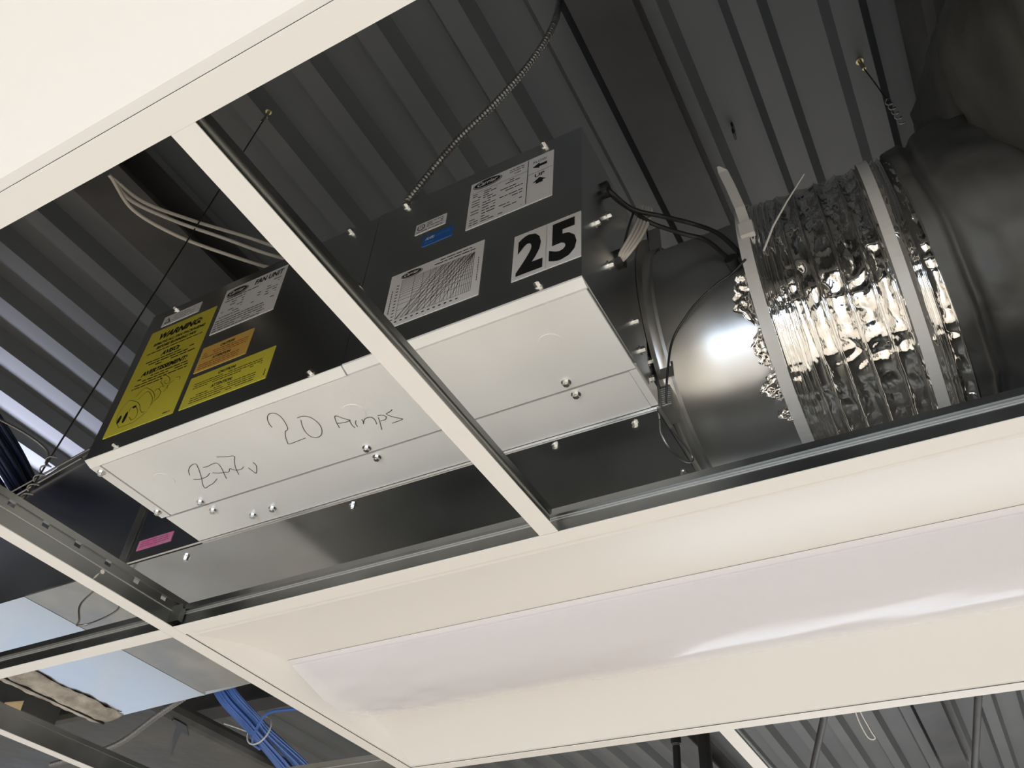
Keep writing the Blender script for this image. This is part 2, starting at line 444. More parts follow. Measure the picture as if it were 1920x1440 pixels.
# fan casing (left) and control enclosure (right)
m = MB(); m.box((-.040, YF, ZB+.006), (.4205, .017, ZT)); link('fan_casing', m, 'galv_dark', fan)
m = MB(); m.box((.4225, YF-.0012, ZB+.006), (.745, -.018, ZT)); link('control_enclosure', m, 'galv_dark', fan)
m = MB(); m.box((.4225, -.0165, ZB+.006), (.742, .017, ZT)); link('side_filler_panel', m, 'galv_dark', fan)
m = MB(); m.box((-.036, YF+.01, ZB+.0045), (.741, .015, ZB+.0062)); link('gap_shade', m, 'shadow_gap', fan)  # black sheet added behind the panel gaps, their shade done as colour
# bottom: front lip, left rim, access panel, rear strip
m = MB()
m.prism([(YF, ZB+.0075), (YF+.0005, ZB+.005), (YF+.013, ZB), (YF+.0145, ZB+.001), (YF+.0145, ZB+.0062)], 'x', -.040, .4185)
m.prism([(YF-.0012, ZB+.0065), (YF-.0007, ZB+.004), (YF+.0115, ZB-.0005), (YF+.0145, ZB+.001), (YF+.0145, ZB+.0062)], 'x', .4215, .745)
link('front_lip', m, 'galv', fan)
m = MB(); m.box((-.040, YF+.0145, ZB), (-.0225, -.0575, ZB+.006)); link('left_rim', m, 'galv', fan)
m = MB()
m.box((-.0190, YF+.0150, ZB), (.7430, -.0580, ZB+.003))
link('access_panel', m, 'galv', fan)
m = MB(); m.box((-.034, -.0538, ZB+.0008), (.7330, .0170, ZB+.0045)); link('rear_strip', m, 'galv', fan)
m = MB(); m.box((.7335, -.0550, ZB+.001), (.7430, .016, ZB+.03)); link('corner_flange', m, 'galv', fan)
# knockouts: shallow round discs
for (x, y, r) in ((.671, -.138, .0155), (.385, -.136, .0155), (.040, -.131, .0155)):
    m = MB(); m.disc((x, y, ZB+.0004), (0, 0, -1), r, .0011, 40); link('knockout', m, 'galv', fan)
# terminal casing behind, with its dark bottom
CZ = .1655
m = MB(); m.box((-.2000, .0185, CZ+.004), (.742, .470, .478)); link('terminal_casing', m, 'galv_dark', fan)
m = MB()
m.box((-.2100, .0225, CZ), (.739, .468, CZ+.003)); m.box((-.2100, .0205, CZ-.0008), (.739, .0232, CZ+.008))
link('casing_bottom', m, 'galv_smooth', fan)
# discharge plenum to the left, top edge sloping down
m = MB()
m.hexa([(-.800, .0225, CZ+.002), (-.2105, .0225, CZ+.002), (-.2105, .468, CZ+.002), (-.800, .505, CZ+.002),
        (-.800, .0225, .405), (-.2105, .0225, .600), (-.2105, .468, .600), (-.800, .505, .405)])
link('discharge_plenum', m, 'galv_dark', fan)
m = MB(); m.box((-.4570, .0215, CZ-.001), (-.2110, .466, CZ+.0018)); link('plenum_bottom', m, 'galv_dull', fan)
m = MB(); m.box((-.7980, .0215, CZ-.001), (-.4590, .480, CZ+.0018)); link('plenum_bottom', m, 'galv_smooth', fan)
m = MB(); m.box((-.2190, .0150, CZ+.004), (-.2020, .0225, .560)); link('seam_bracket', m, 'galv_dull', fan)
# mastic and torn liner at the plenum's end
m = MB(); rows = []
for k in range(60):
    t = k/59; y = .20+.29*t
    row = []
    for i in range(7):
        u = i/6; x = -.715-.105*u + .012*noise.noise(Vector((y*14, u*2, 3)))
        z = CZ-.003-.011*math.sin(PI*u)+.004*noise.noise(Vector((y*40, u*5, 9)))
        row.append((x, y, z))
    rows.append(row)
m.grid(rows); link('mastic_seam', m, 'liner', fan, solid=.002)
m = MB(); m.tube([(-.772+.004*noise.noise(Vector((t*30., 0, 0))), .21+.28*t, CZ-.0145) for t in [i/30 for i in range(31)]], .0028, 6); link('seam_crack', m, 'shadow_gap', fan)
# screws: one mesh, many parts
sm_ = None
def screw(p, nrm):
    global sm_
    if sm_ is None:
        mb = MB(); mb.disc((0, 0, 0), (0, 0, 1), .0062, .0012, 20); mb.disc((0, 0, .0012), (0, 0, 1), .0043, .0045, 6)
        mb.disc((0, 0, .0056), (0, 0, 1), .0028, .0006, 12)
        sm_ = bpy.data.meshes.new('screw'); sm_.from_pydata(mb.v, [], mb.f); sm_.materials.append(M['screw'])
    o = bpy.data.objects.new('screw', sm_); C.objects.link(o); o.parent = fan
    o.location = Vector(p) - Vector(fan['_org']); o.rotation_euler = Vector(nrm).to_track_quat('Z', 'Y').to_euler()
    return o
for x, z in [(.369, .468), (.690, .468), (.469, .468), (.415, .322), (.370, .182), (.691, .187), (.020, .182), (.014, .468)]:
    screw((x, YF-(.0012 if x > .42 else 0), z), (0, -1, 0))
for x, y in [(.357, -.068), (.050, -.066), (.658, -.071)]: screw((x, y, ZB), (0, 0, -1))
for x, y in [(.357, -.0445), (.051, -.0405), (.659, -.0455), (.099, -.005), (.139, -.007)]: screw((x, y, ZB+.0008), (0, 0, -1))
for x, y in [(-.031, -.184), (-.031, -.074)]: screw((x, y, ZB), (0, 0, -1))
for x, y in [(.592, .033), (.704, .036), (.723, .158), (.258, .035), (-.084, .042)]: screw((x, y, CZ), (0, 0, -1))
for y, z in [(-.058, .248), (-.040, .214), (-.133, .374), (-.171, .315), (-.133, .276)]: screw((.745, y, z), (1, 0, 0))
for y, z in [(-.006, .225), (-.006, .195)]: screw((.742, y, z), (1, 0, 0))

# ---- stickers on the front
def carrier(sh, cu, cv, a, b):
    sh.ellipse(cu, cv, a, b, 1, 1); sh.ellipse(cu, cv, a*.95, b*.90, 0, 2); sh.ellipse(cu, cv, a*.91, b*.83, 1, 3)
    sh.text('Carrier', cu-a*.68, cv-b*.42, cu+a*.72, cv+b*.50, 0, .35, .02, 4)
r1 = random.Random(3)
s = Sheet(YF, -.020, .2065, .120, .4245)
s.text('WARNING:', .006, .3975, .098, .4120, 1, .25, .045)
s.text('REMOVE ALL FAN PACKAGING', .000, .3850, .110, .3915, 1, .2, .03)
s.text('BEFORE RUNNING FAN', .011, .3750, .096, .3815, 1, .2, .03)
s.greek(-.006, .112, .3685, .0042, 1, .9, r1)
s.text('AVISO:', .030, .3530, .070, .3630, 1, .25, .045)
for v in (.3470, .3410, .3350): s.greek(.002+.008*(v < .345), .110, v, .0045, 1, .9, r1)
s.text('AVERTISSEMENT:', .004, .3180, .100, .3280, 1, .25, .045)
for v in (.3115, .3055, .2995): s.greek(.000, .108, v, .0045, 1, .9, r1)
s.greek(-.004, .060, .2935, .0040, 1, .9, r1)
DRAW = [
[(0.0023, 0.2726), (0.0133, 0.2679), (0.0256, 0.2605), (0.035, 0.2513), (0.0404, 0.2413), (0.0487, 0.2326), (0.054, 0.233)],
[(0.0218, 0.2334), (0.0311, 0.2245), (0.038, 0.2276), (0.0371, 0.2369), (0.0309, 0.247), (0.0229, 0.2534), (0.016, 0.2525), (0.0157, 0.2458)],
[(0.0155, 0.2735), (0.0279, 0.2866), (0.0421, 0.2799), (0.0543, 0.2694), (0.0631, 0.2568), (0.0614, 0.254)],
[(0.0252, 0.2664), (0.0388, 0.2765), (0.0538, 0.2626), (0.0605, 0.2509), (0.0606, 0.2429)],
[(0.0593, 0.2355), (0.0654, 0.2479), (0.0725, 0.2532)],
[(0.0566, 0.2697), (0.0607, 0.2739), (0.0692, 0.2672), (0.0731, 0.2599), (0.0709, 0.2516)],
[(0.0642, 0.2714), (0.0691, 0.2765), (0.0733, 0.2725), (0.0743, 0.2757)],
[(0.0546, 0.306-.008), (0.0614, 0.2937), (0.0616, 0.2865), (0.0714, 0.2768)],
[(0.0626, 0.3101-.012), (0.0685, 0.2969), (0.0804, 0.2862), (0.0819, 0.2774), (0.076, 0.2774), (0.0705, 0.2842), (0.0736, 0.2853)],
[(0.0808, 0.2731), (0.0846, 0.2647)], [(0.0936, 0.2833), (0.103, 0.2808), (0.1046, 0.2743)],
[(0.0924, 0.2779), (0.0846, 0.274), (0.079, 0.26)], [(0.0381, 0.2176), (0.0596, 0.2298)]]
for l in DRAW: s.line([tuple(p)[:2] for p in smooth([(a, b, 0) for a, b in l], 4)], .0007)
s.line([(0.0023, .2726), (-.006, .262), (-.009, .248), (-.004, .232), (.008, .218), (.022, .2175), (.0381, .2176)], .0006)
s.ellipse(.012, .236, .0035, .011); s.ellipse(.000, .236, .0035, .008); s.ellipse(.024, .252, .004, .0025)
s.greek(.098, .112, .212, .0035, 1, 1, r1)
link('warning_label', s.mb, ['yellow', 'ink'], fan)['label'] = 'tall yellow WARNING label with a fan drawing'
s = Sheet(YF, -.005, .4330, .077, .4555)
s.poly([(.000, .437), (.014, .437), (.007, .450)], 1); s.poly([(.003, .4385), (.011, .4385), (.007, .446)], 0, 2)
for v in (.448, .443, .438): s.greek(.019, .066, v, .0025, 2, .7, r1)
link('notice_label', s.mb, ['white_label', 'ink', 'wire_steel'], fan)['label'] = 'narrow white notice sticker with a warning triangle'
s = Sheet(YF, .131, .354, .2545, .4535)
carrier(s, .1575, .4395, .0225, .0095)
s.text('FAN UNIT', .193, .4360, .2500, .4480, 1, .12, .035)
s.greek(.140, .250, .4280, .0035, 1, .9, r1)
for i, v in enumerate([.422, .416, .410, .404, .398, .392, .386]):
    s.greek(.138+.016*(i % 2), .180, v, .0034, 1, .6, r1); s.greek(.200, .215, v, .0034, 1, .5, r1); s.greek(.225, .247, v, .0034, 1, .5, r1)
for v in (.379, .3735, .368, .3625, .3570): s.greek(.134, .134+.04+.05*(v < .38)+r1.uniform(0, .02), v, .0034, 1, .95, r1)
link('nameplate', s.mb, ['white_label', 'ink'], fan)['label'] = 'white nameplate reading FAN UNIT'
s = Sheet(YF, .131, .2755, .2295, .3265)
s.text('CAUTION:', .168, .3150, .196, .3205, 1, .2, .03)
for v in (.3105, .3060, .3015): s.greek(.137, .224, v, .003, 2, .95, r1)
s.text('ATTENTION:', .160, .2930, .196, .2985, 1, .2, .03)
for v in (.2885, .2840, .2795): s.greek(.137, .214, v, .003, 2, .95, r1)
link('caution_label', s.mb, ['orange', 'ink', mat('red_ink', (.35, .07, .02), .5)], fan)['label'] = 'orange caution label'
s = Sheet(YF, .1315, .2060, .288, .2655)
s.text('CAUTION:', .187, .2525, .220, .2585, 1, .2, .03)
for v in (.2478, .2435, .2392): s.greek(.145, .272, v, .0028, 1, .9, r1)
s.text('ATTENTION:', .182, .2285, .222, .2345, 1, .2, .03)
for v in (.2240, .2198, .2155, .2112): s.greek(.148, .266, v, .0028, 1, .9, r1)
s.line([(.283, .212), (.283, .224)], .0012)
link('caution_label', s.mb, ['yellow', 'ink'], fan)['label'] = 'wide yellow caution label'
YC = YF-.0012
s = Sheet(YC, .472, .2090, .6120, .3110)
carrier(s, .5050, .3010, .0165, .0065)
s.greek(.548, .595, .3040, .0035, 1, 1, r1); s.greek(.540, .600, .2985, .0035, 1, 1, r1)
gx0, gx1, gy0, gy1 = .492, .600, .2215, .2930
for k in range(19):
    t = (k/18)**1.0; x = gx0+(gx1-gx0)*(math.log10(1+9*t)); s.line([(x, gy0), (x, gy1)], .0004)
for k in range(15):
    y = gy0+(gy1-gy0)*math.log10(1+9*k/14.); s.line([(gx0, y), (gx1, y)], .0004)
for k in range(7):
    x = gx0+.008*k; s.line([(x, gy0), (min(x+.062, gx1), gy1)], .0008)
    s.line([(gx0+.002+.013*k, gy0), (min(gx0+.05+.014*k, gx1), gy1)], .0006)
for k in range(12): s.rect(gx0+.008*k, .2150, gx0+.008*k+.0035, .2170, 1); s.rect(.4845, gy0+.0058*k, .488, gy0+.0058*k+.0015)
for k in range(10): s.rect(.4780, .236+.0045*k, .4792, .2392+.0045*k); s.rect(.6065, .236+.0045*k, .6075, .2392+.0045*k)
link('airflow_chart', s.mb, ['white_label', 'ink'], fan)['label'] = 'white sticker with a fan curve chart'
s = Sheet(YC, .496, .3840, .5450, .4060)
s.ellipse(.5050, .3965, .0065, .0065); s.ellipse(.5050, .3965, .0053, .0053, 0, 2); s.text('ETL', .5005, .3935, .5095, .3995, 1, 0, .01, 3)
for v in (.4005, .3965, .3925): s.greek(.5145, .541, v, .0028, 1, .95, r1)
s.greek(.499, .540, .3865, .0028, 1, .95, r1)
link('approval_label', s.mb, ['white_label', 'ink'], fan)
s = Sheet(YC, .5120, .3505, .5590, .3720)
s.text('AHRI', .5165, .3610, .5310, .3670, 1, .2, .02); s.text('CERTIFIED', .5330, .3615, .5560, .3665, 2, .2, 0)
s.greek(.5165, .532, .3545, .003, 2, 1, r1)
link('certification_label', s.mb, ['blue_label', 'white_label', mat('pale_blue_ink', (.12, .3, .6), .5)], fan)['label'] = 'small blue certification sticker'
s = Sheet(YC, .580, .3470, .7050, .4470)
carrier(s, .6060, .4365, .0225, .0090)
s.rect(.6675, .3505, .6685, .4450); s.line([(.668, .4105), (.7040, .4105)], .0006); s.line([(.583, .4225), (.6675, .4225)], .0005)
s.text('FLOW', .6760, .4320, .6960, .4370, 1, 0, 0)
s.poly([(.6750, .4240), (.6850, .4300), (.6850, .4268), (.6960, .4268), (.6960, .4212), (.6850, .4212), (.6850, .4180)])
s.text('UP', .6790, .3990, .6930, .4065, 1, 0, .02)
s.poly([(.6860, .3965), (.6960, .3885), (.6910, .3885), (.6910, .3845), (.6810, .3845), (.6810, .3885), (.6760, .3885)])
for v in (.4395, .4350): s.greek(.640, .662, v, .003, 1, .9, r1)
s.text('USA', .6480, .4280, .6580, .4315)
for i, v in enumerate([.4175, .4130, .4080, .4030, .3975, .3920, .3865, .3805, .3745, .3685, .3625, .3570, .3520]):
    s.greek(.585, .598, v, .0032, 1, .8, r1); s.greek(.602, .622, v, .0034, 1, .7, r1)
    if i % 3 != 2: s.greek(.628, .662, v, .0034, 1, .55, r1)
link('nameplate', s.mb, ['white_label', 'ink'], fan)['label'] = 'white rating plate with flow and UP arrows'
s = Sheet(YC, .6560, .2080, .7455-.0012, .2905)
s.text('2', .6615, .2140, .6960, .2840, 1, 0, .045); s.text('5', .7040, .2140, .7390, .2840, 1, 0, .045)
s.rect(.7000, .2080, .7003, .2905, 2)
link('number_decal', s.mb, ['white_label', 'ink', 'wire_steel'], fan)['label'] = 'white decal with black numerals 25'
s = Sheet(.0183, -.186, .1890, -.106, .2080)
for v in (.203, .1985, .194): s.greek(-.180, -.112, v, .0032, 1, .8, r1)
link('tag_label', s.mb, ['pink', mat('dark_pink_ink', (.45, .06, .2), .5)], fan)['label'] = 'torn pink tag'
# ---- handwriting on the access panel
HW=[
[(0.2664, -0.1582), (0.2674, -0.1644), (0.271, -0.1722), (0.2769, -0.1788), (0.2831, -0.1811), (0.2892, -0.1783), (0.2915, -0.171), (0.2899, -0.1606), (0.2847, -0.1478), (0.2812, -0.1446), (0.2768, -0.1428), (0.2709, -0.1358), (0.2657, -0.1264), (0.2638, -0.1197), (0.2761, -0.1196), (0.2933, -0.1205)],
[(0.3101, -0.1587), (0.3188, -0.1583), (0.3258, -0.1532), (0.3286, -0.1444), (0.3282, -0.1342), (0.3242, -0.1247), (0.3181, -0.1178), (0.3114, -0.1147), (0.3053, -0.1159), (0.3013, -0.1207), (0.3014, -0.1314), (0.3056, -0.1428), (0.3117, -0.1532)],
[(0.3487, -0.1186), (0.3517, -0.129), (0.3565, -0.1389), (0.3599, -0.1397), (0.364, -0.1335), (0.3684, -0.1277), (0.3709, -0.1247), (0.3613, -0.1245), (0.3509, -0.1271)],
[(0.3699, -0.1251), (0.3673, -0.1161), (0.3675, -0.1099)],
[(0.3721, -0.11), (0.3741, -0.1176), (0.3818, -0.1239), (0.386, -0.1223), (0.385, -0.1153), (0.3829, -0.1116), (0.389, -0.1181), (0.3955, -0.1197), (0.4005, -0.1174), (0.401, -0.1106), (0.3983, -0.1035)],
[(0.3979, -0.0914), (0.4036, -0.1029), (0.4083, -0.1138)],
[(0.4094, -0.1169), (0.4152, -0.1157), (0.4184, -0.1109), (0.414, -0.1065), (0.407, -0.1069)],
[(0.4336, -0.1193), (0.4293, -0.1171), (0.422, -0.1151), (0.4248, -0.1088), (0.4308, -0.1023), (0.4354, -0.0978), (0.427, -0.0967), (0.4183, -0.0964)],
[(0.0838, -0.1237), (0.0894, -0.1317), (0.0979, -0.1382), (0.1065, -0.1411), (0.1116, -0.1397), (0.1079, -0.1319), (0.1013, -0.121), (0.093, -0.1089), (0.0848, -0.0983), (0.0818, -0.09), (0.0921, -0.0922), (0.1007, -0.0938), (0.1144, -0.1001)],
[(0.0815, -0.1133), (0.0883, -0.1102), (0.097, -0.1097), (0.106, -0.111), (0.1143, -0.1151)],
[(0.1152, -0.1294), (0.1227, -0.1286), (0.1328, -0.1299), (0.14, -0.1295), (0.1409, -0.1237), (0.137, -0.1134), (0.1311, -0.1022), (0.1279, -0.0948)],
[(0.1189, -0.1138), (0.1264, -0.1096), (0.1359, -0.1074), (0.1421, -0.1059), (0.1491, -0.111), (0.1514, -0.1077), (0.1556, -0.1041), (0.1634, -0.1031), (0.1701, -0.1061)],
[(0.1508, -0.1398), (0.1633, -0.1345), (0.175, -0.1308), (0.1672, -0.1218), (0.1588, -0.1104), (0.1544, -0.102), (0.1514, -0.095)],
[(0.1749, -0.1013), (0.1753, -0.0933), (0.1767, -0.0866), (0.1868, -0.0976), (0.1895, -0.1031), (0.1894, -0.1079)]]
for i0, i1, lb_ in ((0, 2, 'pencilled 20'), (2, 8, 'pencilled Amps'), (8, 14, 'pencilled 277v')):
    m = MB()
    for l in HW[i0:i1]:
        p = smooth([(a, b, 0) for a, b in l], 5); wd = .0011
        for a, b in zip(p, p[1:]):
            d = (b-a); L = d.length or 1; n_ = Vector((-d.y, d.x, 0))/L*wd/2; e = d/L*wd*.3
            m.add([(a-e+n_).to_tuple()[:2]+(ZB-.0003,), (b+e+n_).to_tuple()[:2]+(ZB-.0003,), (b+e-n_).to_tuple()[:2]+(ZB-.0003,), (a-e-n_).to_tuple()[:2]+(ZB-.0003,)], [(0, 1, 2, 3)])
    link('handwriting', m, 'pencil', fan)['label'] = lb_

# ---- right side hardware: grommets, wire loom, actuator, tube, cable loop
for y, z, r in ((-.138, .425, .011), (-.101, .321, .013)):
    m = MB(); m.disc((.745, y, z), (1, 0, 0), r, .006, 20); link('grommet', m, 'black', fan)
DC = Vector((0, .163, .352))
def dp(x, deg, r): return Vector((x, DC.y+r*math.cos(math.radians(deg)), DC.z+r*math.sin(math.radians(deg))))
for r, pts in ((.0032, [(.750, -.138, .425), (.756, -.146, .404), (.770, -.109, .404), (.800, -.080, .405), (.830, -.046, .412), (.862, -.038, .380), (.885, -.026, .335)]),
               (.0030, [(.750, -.136, .420), (.758, -.130, .405), (.770, -.099, .409), (.790, -.086, .387), (.820, -.048, .392), (.845, -.036, .378), (.870, -.024, .333)])):
    m = MB(); m.tube(smooth(pts, 8), r, 8); link('control_cable', m, 'black', fan)
m = MB(); m.tube([(.872, -.018, .330), (.870, -.032, .333)], .009, 14); m.tube([(.886, -.018, .330), (.885, -.032, .334)], .009, 14); link('duct_grommet', m, 'black', fan)
for k in range(4):
    o_ = .0035*k
    m = MB(); m.tube(smooth([(.747, -.103+o_*.3, .316), (.752+o_, -.112+o_*.4, .318), (.765+o_*1.2, -.108+o_*.6, .350), (.772+o_*1.2, -.090+o_*.6, .405), (.769+o_, -.060, .470-o_), (.757, -.040, .490-o_*2)], 8), .0024, 8)
    link('white_wire', m, 'wire_white', fan)
m = MB(); m.tube(smooth([(.750, -.104, .322), (.764, -.112, .360), (.770, -.100, .410), (.768, -.080, .440)], 8), .0016, 6); link('brown_wire', m, 'wire_dark', fan)
# side plate of terminal casing with bracket and flange ring
m = MB(); m.box((.7395, .0190, CZ+.001), (.7445, .470, .500)); link('side_plate', m, 'galv_dull', fan)
m = MB(); m.box((.7446, .0200, .215), (.7465, .0480, .520)); m.box((.7446, .0200, .2150), (.765, .0220, .520)); link('angle_bracket', m, 'galv_dull', fan)
m = MB(); m.box((.7446, .024, .1700), (.757, .060, .2050))
for k in range(9): m.box((.7446, .0232, .173+.0034*k), (.758, .0242, .1745+.0034*k))
link('terminal_block', m, 'galv_dull', fan)
m = MB(); m.tube(smooth([(.735, .040, CZ-.001), (.737, .036, .140), (.742, .052, .124), (.748, .085, .128), (.752, .108, .144), (.750, .098, .155), (.742, .060, CZ-.001)], 10), .0016, 8)
link('cable_loop', m, 'wire_steel', fan)

# ---------------------------------------------------------------- round inlet duct with foil insulation and straps
duct = thing('round_duct', 'bare round metal duct entering the fan unit, crumpled foil sleeve strapped on', 'duct', (.95, DC.y, DC.z-.19))
def ring_rows(xs, rf, n):
    return [[tuple(dp(x, 360*k/n, rf(x, k/n))) for k in range(n)] for x in xs]
m = MB(); m.grid(ring_rows([.7455, .758, .759, .84, .95, 1.06], lambda x, a: .187 if x < .7585 else .182, 128), close=True); link('duct_pipe', m, 'duct', duct)
m = MB(); m.grid(ring_rows([.7455, .7475, .7476, .762, .7625], lambda x, a: .205 if x < .7475 else .1865, 96), close=True); link('collar', m, 'galv_dull', duct)
RIBS = [.8925, .8965, .9005, .905, .9105, .917, .926, .940, .962, .990, 1.018, 1.040, 1.066, 1.073, 1.090]
def foil_r(x, a):
    th = a*2*PI
    # helix wires press outwards, film sags between them
    x += .0012*math.sin(th)
    q0, q1 = .880, 1.11
    for u, v in zip(RIBS, RIBS[1:]):
        if u <= x <= v: q0, q1 = u, v
    gap = q1-q0; d = min(abs(x-q0), abs(x-q1))
    amp = min(1, gap/.022)
    r = .1955 + .0022*math.exp(-(d/.0011)**2)
    t = (x-q0)/gap if gap else 0
    sx, sy = math.cos(th), math.sin(th)
    # long soft creases running across the strip plus a few sharp folds
    p = Vector((x*30, sx*7, sy*7)); q = Vector((x*95, sx*13, sy*13))
    zone = max(0, min(1, .55+1.6*noise.noise(Vector((x*13+4, sx*6, sy*6)))))
    w_ = math.sin(PI*t)**.5
    c = -.0040*amp*math.sin(PI*t)
    c += (abs(noise.noise(p))-.25)*.0065*amp*w_
    c += (abs(noise.noise(q))-.25)*.0030*w_*zone
    c += (abs(noise.noise(q*2.2+Vector((0, 3, 0))))-.2)*.0010*w_*zone
    k_ = 1 - .5*max(0, math.sin(th+.5))
    return r + c*k_
xs = [.888+.212*i/230 for i in range(231)]
m = MB(); m.grid(ring_rows(xs, foil_r, 620), close=True); link('foil_sleeve', m, 'foil', duct)
# straps with their tails
def strap(x0, tilt, wd, r, tail=None):
    m = MB(); n = 128; rows = []
    for j, (du, dr) in enumerate(((-wd/2, 0), (-wd/2, .0016), (wd/2, .0016), (wd/2, 0), (-wd/2, 0))):
        rows.append([tuple(dp(x0+du+tilt*math.cos(2*PI*k/n), 360*k/n, r+dr)) for k in range(n)])
    m.grid(rows, sm=False, close=True)
    if tail: m.add(*tail)
    return m
m = strap(.8915, .0, .0150, .1985)
h0 = Vector((.898, -.038, .368))
m.hexa([tuple(h0+Vector(d)) for d in ((-.009, -.004, -.012), (.009, -.004, -.012), (.009, .004, -.012), (-.009, .004, -.012), (-.009, -.006, .010), (.009, -.006, .010), (.009, .004, .010), (-.009, .004, .010))])
link('strap', m, 'strap', duct)
m = MB(); P0 = dp(.8905, 140, .202)
P0 = Vector((.898, -.036, .376)); tl = [P0, Vector((.896, -.045, .409)), Vector((.890, -.049, .455)), Vector((.8845, -.051, .490))]
rows = [[tuple(p+Vector((-.0065, 0, 0))), tuple(p+Vector((.0065, 0, 0)))] for p in tl]
rows.append([tuple(tl[-1]+Vector((-.006, -.004, .010))), tuple(tl[-1]+Vector((-.003, -.004, .010)))])
m.grid(rows, sm=False); link('strap_tail', m, 'strap', duct, solid=.0015)
link('strap', strap(1.0520, 0, .0135, .1985), 'strap', duct)
# torn flaps of foil hanging from the sleeve's edge
def flap(deg0, deg1, x0, x1, seed, out=.010):
    m = MB(); rows = []
    for i in range(22):
        t = i/21; row = []
        for k in range(13):
            u = k/12; dg = deg0+(deg1-deg0)*t
            edge = .35+.65*abs(math.sin(t*PI)) + .35*noise.noise(Vector((t*7, seed, 0)))
            x = x1+(x0-x1)*u*edge
            rr = .193+out*u + .009*u*noise.noise(Vector((t*11, u*5, seed))) + .004*abs(noise.noise(Vector((t*30, u*14, seed))))
            row.append(tuple(dp(x, dg, rr)))
        rows.append(row)
    m.grid(rows, sm=True); link('torn_foil', m, 'foil', duct)
flap(196, 216, .862, .888, 5.0, .012); flap(217, 232, .868, .889, 9.0, .012); flap(233, 243, .862, .890, 13.0, .014); flap(246, 252, .870, .891, 17.0, .010)
# zip tie tail sticking out of the sleeve
m = MB(); m.tube([(.912, -.034, .322), (.931, -.045, .348), (.954, -.055, .371), (.984, -.065, .400)], [.0016, .0014, .0012, .0008], 6)
link('wire_tie_tail', m, 'strap', duct)
# thin tube arcing from fan unit to duct
m = MB(); m.tube(smooth([(.752, .018, .170), (.762, .004, .205), (.774, -.001, .253), (.801, -.014, .277), (.822, -.019, .292), (.846, -.023, .304), (.868, -.026, .311), (.889, -.036, .316)], 8), .0016, 8)
tag(link('sensing_tube', m, 'wire_dark'), 'thin sensing tube arcing from the fan unit corner up to the strapped duct', 'tube')

# ---------------------------------------------------------------- dark insulation-wrapped ducts
def lumpy(name, path, rads, label, n=96, seed=0., amp=.02, per=60, matn='wrap'):
    P = smooth(path, 20); R = smooth([(r, 0, 0) for r in rads], 20); m = MB(); rows = []; prev = None
    for i, p in enumerate(P):
        d = (P[min(i+1, len(P)-1)]-P[max(i-1, 0)]).normalized()
        if prev is None: u = d.cross(Vector((0, 0, 1))).normalized()
        else: u = (prev-d*prev.dot(d)).normalized()
        prev = u; v = d.cross(u); row = []
        for k in range(n):
            a = 2*PI*k/n; dr = u*math.cos(a)+v*math.sin(a)
            q = p*4 + dr*1.2; s__ = i*.0045; gr = sum(math.exp(-((s__-g-.012*noise.noise(dr*2+Vector((g*9, 0, seed))))/.006)**2) for g in (.035, .12, .19, .30, .36, .47, .58));  r = R[i].x - .011*gr + amp*noise.noise(q+Vector((seed, 0, 0))) + amp*.5*abs(noise.noise(q*4+Vector((seed, 3, 0)))) + amp*.2*abs(noise.noise(q*11+Vector((seed, 3, 0)))) 
            row.append(tuple(p+dr*r))
        rows.append(row)
    m.grid(rows, close=True)
    c = Vector(path[0]); m.add([tuple(c)]+[tuple(x) for x in rows[0]], [(0, (k+1) % n+1, k+1) for k in range(n)])
    c = Vector(path[-1]); m.add([tuple(c)]+[tuple(x) for x in rows[-1]], [(0, k+1, (k+1) % n+1) for k in range(n)])
    return link(name, m, matn)
tag(lumpy('insulated_duct', [(1.085, .163, .352), (1.16, .163, .355), (1.28, .17, .37), (1.45, .18, .40), (1.70, .18, .42)], [.207, .212, .215, .222, .23], ''),
    'dark foil-wrapped round duct continuing right of the shiny foil sleeve', 'duct')
tag(lumpy('insulated_elbow', [(1.41, -.24, .30), (1.37, -.06, .43), (1.34, .08, .54), (1.33, .16, .60)], [.19, .20, .20, .18], '', seed=5.),
    'bulky dark insulated elbow rising to the deck at the right edge', 'duct')
m = MB(); m.box((1.19, -1.6, .70), (2.1, 1.9, .94)); tag(link('trunk_duct', m, 'wrap', bevel=.02), 'large dark rectangular trunk duct under the deck in the upper right corner', 'duct')

# ---------------------------------------------------------------- plenum steelwork
def beam_y(x0, x1, z0, y0, y1, label, ztop=zlow):
    root = thing('steel_beam', label, 'steel beam', ((x0+x1)/2, (y0+y1)/2, z0))
    m = MB(); m.box((x0, y0, z0), (x1, y1, z0+.007)); link('bottom_flange', m, 'steel_dark', root)
    m = MB(); c = (x0+x1)/2; m.box((c-.004, y0, z0+.007), (c+.004, y1, ztop-.009)); link('web', m, 'steel_dark', root)
    m = MB(); m.box((x0, y0, ztop-.009), (x1, y1, ztop-.001)); link('top_flange', m, 'steel_dark', root)
beam_y(.715, .813, .875, -2.0, 3.8, 'dark steel beam crossing above the fan unit, behind the armoured conduit')
beam_y(-.328, -.200, .868, -2.0, 3.8, 'dark steel beam left of centre, above the white cables')
root = thing('steel_beam', 'dark steel beam far off at lower left, crossing behind the blue cables', 'steel beam', (-2.3, 1.76, .80))
m = MB(); m.box((-4.4, 1.71, .80), (-.36, 1.81, .807)); link('bottom_flange', m, 'steel_dark', root)
m = MB(); m.box((-4.4, 1.756, .807), (-.36, 1.764, .953)); link('web', m, 'steel_dark', root)
m = MB(); m.box((-4.4, 1.71, .953), (-.36, 1.81, .961)); link('top_flange', m, 'steel_dark', root)
